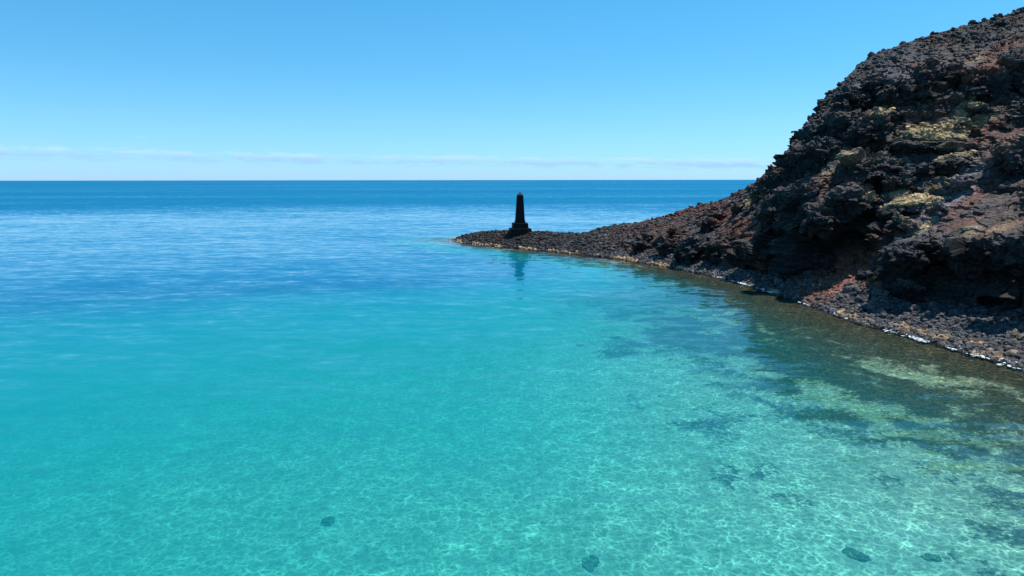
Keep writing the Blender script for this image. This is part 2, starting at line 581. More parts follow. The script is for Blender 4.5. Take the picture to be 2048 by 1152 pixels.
def albedo(pf, nf, pz, pr, cxx, beach, cliff, fan):
    """rock colour, with lit tops and shaded walls put in by slope: lava, cinder, red soil, moss and the bleached tide line"""
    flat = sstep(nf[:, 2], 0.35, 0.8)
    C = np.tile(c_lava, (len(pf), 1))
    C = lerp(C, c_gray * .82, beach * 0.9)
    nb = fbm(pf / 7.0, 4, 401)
    C = lerp(C, c_gray * .8, cliff * sstep(nf[:, 2], 0.1, 0.6) * 0.75)  # upward faces lighter than walls: weathering plus sun contrast painted into the colour
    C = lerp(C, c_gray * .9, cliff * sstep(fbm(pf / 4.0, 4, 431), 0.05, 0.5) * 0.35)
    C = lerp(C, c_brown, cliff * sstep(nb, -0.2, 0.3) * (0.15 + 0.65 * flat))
    C = lerp(C, c_red * .6, cliff * sstep(cxx, 1200, 1280) * (1 - sstep(cxx, 1540, 1640)) * sstep(fbm(pf / 5.0, 3, 455), -.1, .35) * .8 * flat)
    C = lerp(C, c_gray * 1.45 + np.array([.014, 0, .004]), np.clip(spot(1915, 385, 125, 26, -42, .3), 0, 1) * 0.9)
    C = lerp(C, c_red * 1.3, np.clip(fan, 0, 1) * (0.7 + 0.3 * sstep(WOB, -0.3, 0.3)))
    for s_ in ((1495, 462, 32, 24, 20, .8), (1310, 470, 22, 9, -10, .5), (1984, 132, 34, 12, -10, .8), (1975, 262, 45, 22, -35, .6),
               (2000, 100, 70, 10, -18, .7), (1850, 135, 30, 8, 0, .5), (1935, 445, 45, 8, -25, .6), (1860, 425, 14, 5, -30, .8),
               (1520, 535, 12, 10, 0, .6), (1930, 290, 18, 10, -30, .6), (1440, 440, 30, 12, -20, .5), (1370, 460, 20, 8, -15, .4),
               (1550, 345, 26, 8, -40, .4), (1940, 400, 90, 16, -40, .5), (2010, 290, 60, 14, -35, .55), (1960, 150, 70, 14, -12, .5),
               (1660, 370, 60, 10, -10, .4), (1790, 470, 50, 10, -30, .45), (2000, 460, 60, 10, -20, .5)):
        C = lerp(C, c_red * 0.9, np.clip(spot(*s_[:5]), 0, 1) * s_[5])
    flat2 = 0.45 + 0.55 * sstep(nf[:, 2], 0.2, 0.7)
    for s_ in ((1868, 264, 58, 20, -8, .95), (1905, 290, 26, 7, 0, .8), (1760, 224, 24, 8, -10, .7), (1690, 312, 28, 11, 0, .7),
               (1828, 396, 52, 13, 5, .9), (1848, 452, 30, 7, -38, .9), (1500, 404, 20, 6, -30, .8), (1960, 242, 42, 9, -22, .7),
               (1920, 232, 16, 6, 0, .8), (1938, 213, 26, 6, -12, .6), (1880, 370, 34, 7, -30, .7), (1940, 465, 24, 9, -20, .55),
               (2044, 660, 26, 18, 0, .7), (1955, 118, 24, 8, -25, .45), (1525, 395, 18, 5, -35, .4), (2010, 455, 40, 8, -25, .35),
               (1660, 345, 18, 6, -10, .5), (1730, 390, 12, 10, 0, .4)):
        C = lerp(C, np.where((fbm(pf / 1.1, 3, 551) > 0.12)[:, None], c_moss, c_tan * 0.8), np.clip(spot(*s_[:5]), 0, 1) * s_[5] * flat2)
    # bleached, encrusted tide line
    ht = pz + 0.25 * fbm(pf / 1.5, 3, 611)
    tide = (1 - sstep(np.abs(ht - 0.10), 0.05, 0.32)) * sstep(fbm(pf / 5.0, 3, 621) + 0.42 * (1 - sstep(cxx, 1130, 1330)) + .1 * sstep(cxx, 1880, 1960), -0.02, 0.3)
    C = lerp(C, c_tan * np.array([1.05, .9, .75]), tide * 0.85)
    C = lerp(C, np.array([.028, .024, .018]), 1 - sstep(pz, -0.25, -0.02))
    C = C * (1 - 0.52 * (1 - sstep(cxx, 1150, 1330)) * (1 - tide) - 0.35 * sstep(pr, 6.3, 6.9) * sstep(cxx, 1500, 1600))[:, None]
    return C * (0.85 + 0.3 * vnoise(pf / 0.8, 700))[:, None]


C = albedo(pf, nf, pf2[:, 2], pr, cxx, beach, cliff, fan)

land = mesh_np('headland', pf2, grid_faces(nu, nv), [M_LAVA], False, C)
tag(land, 'dark lava headland falling from a steep cliff to a low stony point', None, None, 'structure')

# ------------------------------------------------------------------ seabed and sea
shore_pts = [at(px, 0, 1)[:0] for px in ()]
front = []
for px, r_ in SECS[1:]:
    t_ = r_[1][1]
    v_ = r_[1][0]
    front.append((t_ * (px - 1024) / F, (CP + v_ * SP) * t_))
front += [(80, -60), (80, -400)]
back = [(2500, -400), (2500, 900), (260, 420), (120, 330), (70, 262), (30, 228), (5, 226), (-15, 235)]
poly = np.array(front + back)


def poly_dist(x, y):
    """signed distance to the land polygon, positive at sea"""
    best = np.full(len(x), 1e18)
    inside = np.zeros(len(x), bool)
    n = len(poly)
    for i in range(n):
        ax, ay = poly[i]
        bx, by = poly[(i + 1) % n]
        dx, dy = bx - ax, by - ay
        tt = np.clip(((x - ax) * dx + (y - ay) * dy) / (dx * dx + dy * dy), 0, 1)
        d2 = (x - ax - tt * dx) ** 2 + (y - ay - tt * dy) ** 2
        best = np.minimum(best, d2)
        c = ((ay > y) != (by > y)) & (x < (bx - ax) * (y - ay) / (by - ay + 1e-12) + ax)
        inside ^= c
    dd = np.sqrt(best)
    return np.where(inside, -dd, dd)


def axis(lo, hi, step, far, grow=1.13):
    c = list(np.arange(lo, hi + 1e-6, step))
    s, a = step, hi
    while a < far:
        s *= grow
        a += s
        c.append(a)
    s, a = step, lo
    pre = []
    while a > -far:
        s *= grow
        a -= s
        pre.append(a)
    return np.array(pre[::-1] + c)


xs = axis(-70, 75, 0.55, 90000)
ys = axis(18, 235, 0.55, 90000)
XX, YY = np.meshgrid(xs, ys, indexing='ij')
xf, yf = XX.ravel(), YY.ravel()
sdist = poly_dist(xf, yf)
p2 = np.stack([xf, yf, np.zeros_like(xf)], 1)
D = np.interp(sdist, [-50, 0, 2, 6, 14, 26, 42, 60, 90, 140, 220, 400, 900],
              [0.4, 0.15, .3, 0.5, 0.9, 1.8, 3.2, 4.8, 6.6, 10.5, 16, 24, 40])
sd_w = sdist + 5 * fbm(p2 / 14.0, 3, 801)
D = D * (1 + 0.10 * fbm(p2 / 18.0, 3, 811))
D *= 1 + 2.0 * sstep(yf, 110, 170) * sstep(sdist, 1, 13) * (1 - sstep(xf, 12, 42))
D *= 1 + (0.35 * sstep(yf, 36, 62) + 0.75 * sstep(yf, 60, 130) + 4.2 * sstep(yf, 60, 230)) * sstep(sdist, 3, 22)
# reef: rock patches drawn out along the shore
wx = xf + 3.0 * fbm(p2 / 7.0, 3, 851)
wy = yf + 3.0 * fbm(p2 / 7.0, 3, 861)
ps = np.stack([(wx * .94 + wy * .33) / 2.0, (wy * .94 - wx * .33) / 3.2, np.zeros_like(xf)], 1)
rn = fbm(ps, 6, 821, 0.68) * 1.3
rl = fbm(ps / 4.0, 3, 871)
cover = np.interp(sd_w, [0, 6, 10, 15, 22, 29, 36, 46], [1.3, 1.15, 0.82, 0.56, 0.70, 0.56, 0.28, -.15]) - 0.35 * sstep(yf, 120, 170)
reef = np.clip(cover + 0.75 * rn + 0.5 * rl, 0, 1.1)
reef *= 1 - 0.999 * sstep(sdist, 42, 52)
DG = 0.2 + 2.6 * (1 - np.exp(-0.36 * D / 2.6))        # the floor stands at the depth it appears to have through the water
seabed_z = -DG + reef * (0.10 + 0.16 * fbm(p2 / 1.1, 3, 831)) * sstep(sdist, 1, 6) + 0.05 * fbm(p2 / 2.2, 2, 841)
seabed_z = np.where(sdist < -8, -4.0, seabed_z)


def seabed_material():
    m = bpy.data.materials.new('seabed')
    m.use_nodes = True
    t = NT(m.node_tree)
    pos = t.n('ShaderNodeNewGeometry').outputs['Position']
    rf = t.attr('reef')
    n1 = t.noise(pos, 0.35, 5.0, 0.65)
    n2 = t.noise(pos, 2.6, 5.0, 0.7)
    n3 = t.noise(t.mapping(pos, (1, 1, 1), loc=(31, 7, 0)), 1.1, 3.0, 0.6)
    sand = t.mix(t.ramp(n1, 0.3, 0.7), (0.56, 0.60, 0.50), (0.78, 0.79, 0.66))
    sand = t.mix(t.math('MULTIPLY', t.ramp(n2, 0.42, 0.68), 0.55), sand, (0.24, 0.30, 0.20))
    sand = t.mix(t.math('MULTIPLY', t.ramp(n3, 0.62, 0.74), 0.55), sand, (0.14, 0.17, 0.12))
    rock = t.mix(t.ramp(n2, 0.3, 0.7), (0.022, 0.024, 0.014), (0.13, 0.105, 0.06))
    rock = t.mix(t.ramp(n3, 0.60, 0.72), rock, (0.21, 0.19, 0.12))
    bs = t.n('ShaderNodeBsdfDiffuse')
    e = t.math('ADD', rf, t.math('MULTIPLY', t.math('SUBTRACT', n2, 0.5), 1.6))
    film = t.math('MULTIPLY', t.attr('shoal'), 0.75)
    sand = t.mix(film, sand, (0.27, 0.31, 0.17))
    t.put(bs.inputs[0], t.mix(t.ramp(e, 0.30, 0.66), sand, rock))
    out = t.n('ShaderNodeOutputMaterial')
    t.t.links.new(bs.outputs[0], out.inputs[0])
    return m


seabed = mesh_np('seabed', np.stack([xf, yf, seabed_z], 1), grid_faces(len(xs), len(ys)), [seabed_material()], True,
                 None, {'reef': reef, 'shoal': 1 - sstep(sd_w, 22, 44)})
tag(seabed, 'pale sandy seabed with dark reef patches near the shore', None, None, 'structure')


def water_material():
    m = bpy.data.materials.new('sea_water')
    m.use_nodes = True
    t = NT(m.node_tree)
    geo = t.n('ShaderNodeNewGeometry')
    pos, nrm = geo.outputs['Position'], geo.outputs['Normal']
    dep = t.attr('depth')
    far = t.attr('ruffle')
    # wave slopes: ripples as direct tilts of the normal, so distant water keeps its roughness
    s1 = t.noise(t.mapping(pos, (0.55, 1.25, 1), (0, 0, R(12))), 1.5, 3.0, 0.6, 'Color')
    s2 = t.noise(t.mapping(pos, (0.6, 1.2, 1), (0, 0, R(-14)), (9, 3, 0)), 0.5, 2.0, 0.6, 'Color')
    s3 = t.noise(pos, 6.0, 2.0, 0.6, 'Color')

    def tilt(c, a):
        v = t.vmath('SUBTRACT', c, (0.5, 0.5, 0.5))
        v = t.vmath('MULTIPLY', v, (1.0, 1.6, 0.0))
        return t.vmath('SCALE', v, scale=a)
    amp = t.math('MINIMUM', far, 1.0)
    inc = geo.outputs['Incoming']
    # a wind-roughened sea turns its wave faces to whoever looks at it
    face = t.math('MULTIPLY', t.math('MAXIMUM', t.math('SUBTRACT', far, 0.25), 0.0), 0.21)
    s4 = t.noise(t.mapping(pos, (0.42, 1.3, 1), (0, 0, R(7)), (2, 8, 0)), 0.17, 5.0, 0.80, 'Color')
    tl = t.vmath('ADD', t.vmath('ADD', tilt(s1, 0.18), tilt(s4, 0.50)), t.vmath('ADD', tilt(s2, 0.34), tilt(s3, 0.10)))
    tl = t.vmath('SCALE', tl, scale=amp)
    nn = t.vmath('NORMALIZE', t.vmath('ADD', t.vmath('ADD', nrm, tl), t.vmath('SCALE', inc, scale=face)))
    fr = t.n('ShaderNodeFresnel')
    fr.inputs['IOR'].default_value = 1.333
    t.put(fr.inputs['Normal'], nn)
    gl = t.n('ShaderNodeBsdfAnisotropic')
    gl.inputs['Roughness'].default_value = 0.06
    t.put(gl.inputs['Normal'], nn)
    gl.inputs[0].default_value = (1, 1, 1, 1)
    # painted caustics: network of bright threads put into the colour the surface transmits
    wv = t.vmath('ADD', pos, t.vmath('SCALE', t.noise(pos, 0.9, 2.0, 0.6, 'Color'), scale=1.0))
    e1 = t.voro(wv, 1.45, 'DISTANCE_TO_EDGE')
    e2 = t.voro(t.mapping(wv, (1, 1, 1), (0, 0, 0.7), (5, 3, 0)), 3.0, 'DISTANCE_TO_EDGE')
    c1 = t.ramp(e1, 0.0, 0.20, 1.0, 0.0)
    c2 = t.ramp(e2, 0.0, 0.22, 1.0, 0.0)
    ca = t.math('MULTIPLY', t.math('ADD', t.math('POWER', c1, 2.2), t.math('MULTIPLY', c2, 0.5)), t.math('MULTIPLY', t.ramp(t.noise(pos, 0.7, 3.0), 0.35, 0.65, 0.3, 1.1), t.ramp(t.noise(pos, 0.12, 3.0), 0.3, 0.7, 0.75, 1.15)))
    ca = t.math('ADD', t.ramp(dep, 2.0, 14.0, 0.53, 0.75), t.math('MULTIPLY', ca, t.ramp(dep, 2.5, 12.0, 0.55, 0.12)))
    # absorption along the way down
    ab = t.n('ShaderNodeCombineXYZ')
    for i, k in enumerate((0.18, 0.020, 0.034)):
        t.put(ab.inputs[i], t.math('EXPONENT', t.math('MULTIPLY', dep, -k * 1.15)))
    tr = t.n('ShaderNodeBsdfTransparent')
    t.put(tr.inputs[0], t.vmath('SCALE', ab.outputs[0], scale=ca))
    # light scattered back by the water itself
    df = t.n('ShaderNodeBsdfDiffuse')
    t.put(df.inputs[0], t.mix(t.ramp(dep, 7, 32), (0.002, 0.285, 0.34), (0.002, 0.118, 0.225)))
    sc = t.math('SUBTRACT', 1.0, t.math('EXPONENT', t.math('MULTIPLY', dep, -0.075)))
    m1 = t.n('ShaderNodeMixShader')
    t.put(m1.inputs[0], sc)
    t.t.links.new(tr.outputs[0], m1.inputs[1])
    t.t.links.new(df.outputs[0], m1.inputs[2])
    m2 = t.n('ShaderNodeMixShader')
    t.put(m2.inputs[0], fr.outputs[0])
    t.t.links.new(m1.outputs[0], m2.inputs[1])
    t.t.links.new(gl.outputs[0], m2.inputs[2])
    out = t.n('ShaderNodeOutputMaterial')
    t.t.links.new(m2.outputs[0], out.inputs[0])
    return m


xs2 = axis(-90, 80, 1.0, 90000, 1.10)
ys2 = axis(15, 330, 1.0, 90000, 1.06)
XX, YY = np.meshgrid(xs2, ys2, indexing='ij')
xw, yw = XX.ravel(), YY.ravel()
sdw = poly_dist(xw, yw)
pw = np.stack([xw, yw, np.zeros_like(xw)], 1)
Dw = np.interp(sdw, [-50, 0, 2, 6, 14, 26, 42, 60, 90, 140, 220, 400, 900],
               [0.1, 0.12, .28, 0.48, 0.9, 1.8, 3.2, 4.8, 6.6, 10.5, 16, 24, 40])
Dw = Dw * (1 + 0.10 * fbm(pw / 18.0, 3, 811))
Dw *= 1 + 2.0 * sstep(yw, 110, 170) * sstep(sdw, 1, 13) * (1 - sstep(xw, 12, 42))
Dw *= 1 + (0.35 * sstep(yw, 36, 62) + 0.75 * sstep(yw, 60, 130) + 4.2 * sstep(yw, 60, 230)) * sstep(sdw, 3, 22)
# wind: glassy in the bay, ruffled offshore
rr = np.hypot(xw, yw)
ruf = 0.44 - 0.10 * sstep(yw, 90, 150) + 0.15 * fbm(pw * np.array([1 / 60, 1 / 22, 1]), 3, 901)
ruf += 1.0 * sstep(rr * (1 + .35 * fbm(pw * np.array([1 / 400, 1 / 90, 1]), 4, 911)) + 0.15 * xw, 330, 640)
ruf += 0.5 * sstep(rr, 250, 800) * fbm(pw * np.array([1 / 900, 1 / 120, 1]), 4, 921)
ruf = np.clip(ruf, 0.18, 2.2)
zw = 0.035 * fbm(pw * np.array([1 / 5, 1 / 2.5, 1]), 2, 931) * (rr < 400)
sea = mesh_np('sea', np.stack([xw, yw, zw], 1), grid_faces(len(xs2), len(ys2)), [water_material()], True, None,
              {'depth': Dw, 'ruffle': ruf})
tag(sea, 'clear turquoise sea turning deep blue towards the horizon', None, None, 'structure')

# ------------------------------------------------------------------ rocks
def ico(sub):
    import bmesh
    bm = bmesh.new()
    bmesh.ops.create_icosphere(bm, subdivisions=sub, radius=1.0)
    v = np.array([x.co[:] for x in bm.verts])
    f = np.array([[x.index for x in fc.verts] for fc in bm.faces])
    bm.free()
    return v, f


def rock_shape(sub, seed, rough=0.22, cuts=9, stretch=(1, 1, 1)):
    v, f = ico(sub)
    rg = np.random.default_rng(seed)
    for _ in range(cuts):                                  # knock flat facets off
        n = rg.normal(size=3)
        n /= np.linalg.norm(n)
        h = rg.uniform(0.55, 0.85)
        dd = v @ n
        v = v - np.outer(np.maximum(dd - h, 0) * 0.85, n)
    r = 1 + rough * fbm(v * 1.6 + seed * 3.1, 3, seed)
    if sub > 3:
        f1_, f2_, vv_ = voronoi(v * 3.2 + seed, seed)
        r = r + 0.10 * (np.sqrt(np.clip((f2_ - f1_) * 2, 0, 1)) - .5 + (vv_ - .5)) + 0.05 * fbm(v * 9 + seed, 3, seed + 9)
    v = v * r[:, None] * np.array(stretch)
    return v, f


def rot_mats(n, rg, tiltmax=3.14):
    a, b, c = rg.uniform(0, 6.283, n), rg.uniform(-tiltmax, tiltmax, n), rg.uniform(-tiltmax, tiltmax, n)
    ca, sa, cb, sb, cc, sc = np.cos(a), np.sin(a), np.cos(b), np.sin(b), np.cos(c), np.sin(c)
    Rz = np.zeros((n, 3, 3)); Rz[:, 0, 0] = ca; Rz[:, 0, 1] = -sa; Rz[:, 1, 0] = sa; Rz[:, 1, 1] = ca; Rz[:, 2, 2] = 1
    Rx = np.zeros((n, 3, 3)); Rx[:, 0, 0] = 1; Rx[:, 1, 1] = cb; Rx[:, 1, 2] = -sb; Rx[:, 2, 1] = sb; Rx[:, 2, 2] = cb
    Ry = np.zeros((n, 3, 3)); Ry[:, 1, 1] = 1; Ry[:, 0, 0] = cc; Ry[:, 0, 2] = sc; Ry[:, 2, 0] = -sc; Ry[:, 2, 2] = cc
    return Rz @ Rx @ Ry


# crags and ledges of solid lava standing out of the slope: parts of the headland
SXa, SYa, STa = survey(pf2)
front_ok = (pr > 1.9) & (pr < 7.6)
crag_kinds = [ico(5), ico(6)]
CR_P, CR_N, CR_C, CR_A = [], [], [], []
SX_ = [lambda p: survey(p)[0]]


def crag(px, py, wpx, hpx, seed, deep=0.75, out=0.25, moss=0.0, sub=0, tilt=None):
    global SX, SY, ST, SPR, WOB
    dd_ = np.where(front_ok, (SXa - px) ** 2 + (SYa - py) ** 2, 1e9)
    near = np.argsort(dd_)[:12]
    i = near[np.argmin(STa[near])]
    t0 = STa[i]
    wm, hm = wpx * t0 / F / 2, hpx * t0 / F / 2
    rg = np.random.default_rng(seed)
    v, f = crag_kinds[sub]
    v = v.copy()
    for _ in range(8):
        n = rg.normal(size=3) * np.array([1, 1, .6])
        n /= np.linalg.norm(n)
        v = v - np.outer(np.maximum(v @ n - rg.uniform(.6, .9), 0) * .8, n)
    # flat-topped, undercut below
    v[:, 2] = np.sign(v[:, 2]) * np.abs(v[:, 2]) ** 0.8
    und = 1 - 0.30 * sstep(-v[:, 2], 0.05, 0.9)
    dep = (wm + hm) / 2 * deep * 1.35
    size = np.array([wm * 1.08, dep, hm * 1.12])
    p = v * size * np.stack([und, und, np.ones_like(und)], 1)
    nn_ = v / np.linalg.norm(v, axis=1, keepdims=True)
    nz = nn_[:, 2]
    s0 = (wm + hm) / 2
    g = p + seed * 7.7
    disp = 0.35 * s0 * fbm(g / (s0 * 1.1), 2, seed)
    gw_ = g + 0.2 * np.stack([fbm(g / 1.1, 2, seed + 2)] * 3, 1)
    fc, ed = facets(gw_, max(1.2, s0 * .85), seed + 20, 1.4)
    disp += 0.5 * s0 * fc
    fc, ed = facets(gw_, 1.25, seed + 30, 1.6)
    disp += min(0.6, .4 * s0) * (fc - 0.25 * (1 - np.clip(ed * 7, 0, 1)))
    fc, ed = facets(gw_, .55, seed + 40, 1.3)
    disp += 0.22 * (fc - 0.25 * (1 - np.clip(ed * 5, 0, 1)))
    strat = fbm(np.stack([g[:, 0] * .25, g[:, 1] * .25, g[:, 2] * 2.2 + 0.5 * fbm(g / 2, 2, seed + 8)], 1), 3, seed + 5)
    disp += 0.20 * min(s0, 2.2) * np.sign(strat) * np.abs(strat) ** .6 + .06 * fbm(g / .35, 2, seed + 60)
    if moss > .5:
        disp *= 1 - .6 * sstep(nz, -.2, .5)
    p = p + nn_ * disp[:, None]
    az = math.atan2(pf2[i, 0], pf2[i, 1]) - 0.5
    ca, sa = math.cos(az), math.sin(az)
    a = R(rg.uniform(-14, 14)) if tilt is None else R(tilt)
    p = np.stack([p[:, 0] * math.cos(a) - p[:, 2] * math.sin(a), p[:, 1], p[:, 0] * math.sin(a) + p[:, 2] * math.cos(a)], 1)
    p = np.stack([p[:, 0] * ca + p[:, 1] * sa, -p[:, 0] * sa + p[:, 1] * ca, p[:, 2]], 1)
    tocam = np.array([0, 0, CAM_H]) - pf2[i]
    tocam /= np.linalg.norm(tocam)
    c0 = at(px, py, t0) - tocam * (dep * (1 - 2 * out) - dep * .35)
    p = p + c0
    n3_ = nn_.copy()
    keep = (SX, SY, ST, SPR, WOB)
    SX, SY, ST = survey(p)
    SPR = np.full(len(p), 4.0)
    WOB = fbm(p / 2.0, 4, 301)
    o_ = np.ones(len(p))
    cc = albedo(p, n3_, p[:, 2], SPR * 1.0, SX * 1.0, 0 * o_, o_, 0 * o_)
    SX, SY, ST, SPR, WOB = keep
    cc = lerp(cc, c_lava, 0.35 * sstep(fbm(p / 1.6, 3, 777), -.4, .3))
    if moss:
        mm = moss * sstep(nz + 0.55 * fbm(p / 0.9, 4, seed + 90), 0.40, 0.75)
        cc = lerp(cc, np.where((fbm(p / .8, 3, 551) > 0.0)[:, None], c_moss, c_tan * .85), mm)
    o = mesh_np('crag', p - c0, f, [M_LAVA], False, cc, parent=land)
    CR_P.append(p)
    CR_N.append(n3_)
    CR_C.append(cc)
    CR_A.append(np.full(len(p), 12 * s0 * s0 / len(p)) * (nz > -.1) * (SX_[0](p) < 2200))
    o.location = c0
    if moss > .5:
        o['label'] = 'lava ledge with dry yellow moss on top'
    return o


CRAGS = [
    # px, py, width, height, moss, subdivision, tilt
    (1872, 288, 165, 50, .9, 1, -4), (1905, 332, 95, 50, .7, 1, 3), (1832, 418, 125, 46, .85, 1, 0), (2020, 335, 140, 90, .1, 1, 8),
    (1722, 352, 130, 80, .12, 1, 0), (1905, 378, 64, 36, 0, 0, 0), (1664, 262, 66, 62, 0, 0, 0), (1742, 268, 95, 62, 0, 1, 0),
    (1760, 232, 62, 22, .7, 0, 0), (1712, 212, 70, 56, 0, 1, -20), (1758, 178, 64, 46, 0, 1, 0), (1795, 190, 60, 66, 0, 1, 30),
    (1852, 182, 58, 84, 0, 1, 0), (1905, 175, 62, 70, 0, 1, 0), (1962, 178, 76, 72, 0, 1, 0), (2022, 160, 80, 84, 0, 1, 0),
    (1700, 258, 62, 60, 0, 0, 0), (1662, 305, 74, 60, 0, 0, 0), (1628, 296, 44, 36, 0, 0, 0), (1598, 335, 66, 66, 0, 0, 0), (1560, 380, 62, 70, 0, 0, 0),
    (1640, 320, 90, 44, 0, 0, 0), (1545, 440, 50, 76, 0, 0, 0), (1600, 400, 80, 46, 0, 1, 0),
    (1292, 488, 56, 30, 0, 0, 0), (1345, 495, 66, 32, 0, 0, 0), (1392, 500, 74, 44, 0, 1, 0), (1440, 508, 62, 44, 0, 0, 0), (1488, 518, 66, 44, 0, 0, 0),
    (1530, 525, 60, 50, 0, 0, 0), (1350, 470, 40, 22, 0, 0, 0), (1420, 455, 46, 24, 0, 0, 0),
    (1805, 515, 84, 44, 0, 1, 0), (1862, 505, 86, 40, 0, 1, 0), (1925, 512, 90, 52, 0, 1, 0), (1990, 508, 90, 42, 0, 1, 0), (2050, 505, 90, 46, 0, 1, 0),
    (1822, 585, 60, 40, 0, 0, 0), (1725, 552, 30, 14, 0, 0, 0), (1655, 532, 34, 15, 0, 0, -20),
    (1835, 350, 70, 28, 0, 1, 4), (1790, 335, 76, 34, .2, 0, 0), (1800, 372, 60, 28, 0, 0, 0), (1768, 300, 60, 40, 0, 0, 0), (1878, 425, 50, 24, 0, 0, -30),
    (1810, 460, 70, 30, .3, 0, -20), (1740, 408, 46, 26, .3, 0, 0), (2035, 240, 70, 40, 0, 0, 0), (1965, 225, 60, 24, .3, 0, -10), (1925, 250, 34, 18, .4, 0, 0),
    (1960, 270, 40, 16, 0, 0, -30), (2000, 255, 44, 16, 0, 0, -30), (1690, 405, 90, 40, 0, 0, 0), (1640, 440, 70, 60, 0, 0, 0),
    (1518, 398, 34, 24, 0, 0, 0), (1478, 424, 40, 24, 0, 0, 0), (1440, 440, 46, 26, 0, 0, 0),
]
for k_, (a_, b_, c_, d_, m_, s_, tl_) in enumerate(CRAGS):
    crag(a_, b_, c_, d_, 900 + k_ * 13, moss=m_, sub=s_, tilt=tl_ if tl_ else None)

# area carried by each vertex of the land, for even scattering
P3 = pf2.reshape(nu, nv, 3)
ar = np.linalg.norm(np.cross(np.gradient(P3, axis=0), np.gradient(P3, axis=1)), axis=2).ravel()
shade = nf[:, 2]
w_beach = ar * (cxx > 915) * (1 - .85 * np.clip(fan, 0, 1)) * (pf2[:, 2] > -0.35) * (pr > 0.9) * (pr < 2.05) * (cxx < 2300)
w_slope = ar * (pr > 2.05) * (pr < 7.5) * np.clip((shade - 0.45) * 2.5, 0, 1) * (cxx < 2250) * (1 - 0.75 * np.clip(chute, 0, 1) * (pr < 6.2)) * (1 + 1.5 * (pr > 6.3))
w_point = ar * (cxx > 915) * (np.hypot(pf2[:, 0] - 2.5, pf2[:, 1] - 210.2) > 5.2) * (pr > 1.0) * (pr < 8.2) * (cxx < 1260) * (pf2[:, 2] > -0.3)


def scatter(name, weight, count, smin, smax, power, sub, seed, label, pool=None):
    pf2, nf, C = pool or (globals()['pf2'], globals()['nf'], globals()['C'])
    rg = np.random.default_rng(seed)
    idx = rg.choice(len(pf2), count, p=weight / weight.sum())
    kinds = [rock_shape(sub, seed * 10 + k, 0.3, 7) for k in range(6)]
    s = smin + (smax - smin) * rg.uniform(0, 1, count) ** power
    mats = rot_mats(count, rg, 0.5)
    kk = rg.integers(0, 6, count)
    vs, fs, cs, off = [], [], [], 0
    for k in range(6):
        m = kk == k
        v, f = kinds[k]
        n = m.sum()
        sc = s[m][:, None] * np.stack([rg.uniform(.8, 1.3, n), rg.uniform(.8, 1.3, n), rg.uniform(.55, .95, n)], 1)
        vv = np.einsum('nij,nvj->nvi', mats[m], v[None] * sc[:, None, :])
        vv += (pf2[idx[m]] + nf[idx[m]] * (s[m] * 0.15)[:, None] + rg.normal(0, .05, (n, 3)))[:, None, :]
        vs.append(vv.reshape(-1, 3))
        fs.append((f[None] + (np.arange(n) * len(v))[:, None, None]).reshape(-1, 3) + off)
        cc = C[idx[m]] * rg.uniform(0.65, 1.45, n)[:, None]
        cs.append(np.repeat(cc, len(v), 0))
        off += n * len(v)
    o = mesh_np(name, np.concatenate(vs), np.concatenate(fs), [M_RUBBLE], False, np.concatenate(cs))
    tag(o, label, None, None, 'stuff')
    return o


scatter('beach_shingle', w_beach, 16000, 0.10, 0.6, 3.4, 1, 5, 'small dark lava stones covering the narrow beach')
scatter('slope_rubble', w_slope, 9000, 0.10, 0.7, 3.6, 1, 6, 'loose lava rubble strewn over the slopes')
cp = (np.concatenate(CR_P), np.concatenate(CR_N), np.concatenate(CR_C))
scatter('crag_rubble', np.concatenate(CR_A), 2200, 0.12, 0.6, 2.4, 1, 14, 'broken lava clinging to the crags', cp)
scatter('point_rubble', w_point, 9000, 0.14, 0.75, 3.0, 1, 8, 'loose lava rubble covering the low point')

# single boulders
b_meshes = []
for k in range(8):
    v, f = rock_shape(4, 500 + k, 0.22, 10)
    g = c_gray * (0.6 if k % 2 else .85)
    cc = np.tile(g, (len(v), 1)) * (0.8 + 0.4 * vnoise(v * 3 + k, 77))[:, None]
    b_meshes.append(mesh_np('boulder', v, f, [M_RUBBLE], False, cc, link=False))


def boulder(p, s, rg, label, group=None, kind=None, cat='boulder', name='boulder', flat_=0.75):
    o = bpy.data.objects.new(name, b_meshes[rg.randint(0, 7) if kind is None else kind])
    col.objects.link(o)
    o.location = p
    o.rotation_euler = (rg.uniform(-.3, .3), rg.uniform(-.3, .3), rg.uniform(0, 6.28))
    o.scale = (s * rg.uniform(.85, 1.25), s * rg.uniform(.8, 1.1), s * flat_ * rg.uniform(.8, 1.1))
    tag(o, label, cat, group)
    return o


rg = random.Random(11)
rb = np.random.default_rng(12)


def put_many(weight, n, smin, smax, pw_, label, group):
    idx = rb.choice(len(pf2), n, p=weight / weight.sum(), replace=False)
    for i in idx:
        s = smin + (smax - smin) * rg.random() ** pw_
        p = pf2[i]
        boulder((p[0], p[1], p[2] + s * 0.2), s, rg, label, group)


wb = w_beach * (cxx > 1560) * (pr > 1.15) * (1 + 3 * (pr > 1.6))
put_many(wb, 170, 0.45, 1.35, 2.0, 'dark lava boulder lying among the stones of the narrow beach', 'boulders on the beach under the cliff')
put_many(w_slope * (pf2[:, 2] > 5) * (cxx > 1400), 90, 0.4, 1.15, 1.8, 'dark lava boulder lodged on the headland slope', 'boulders lodged on the headland')
put_many(w_point * (cxx > 915), 60, 0.45, 0.95, 1.4, 'black lava boulder in the rubble of the low point', 'boulders on the low point')

# ------------------------------------------------------------------ obelisk
M_OB = plain_material('black_basalt', (0.012, 0.011, 0.012), 0.75, 0.35, 1.5, 0.4, 0.2)


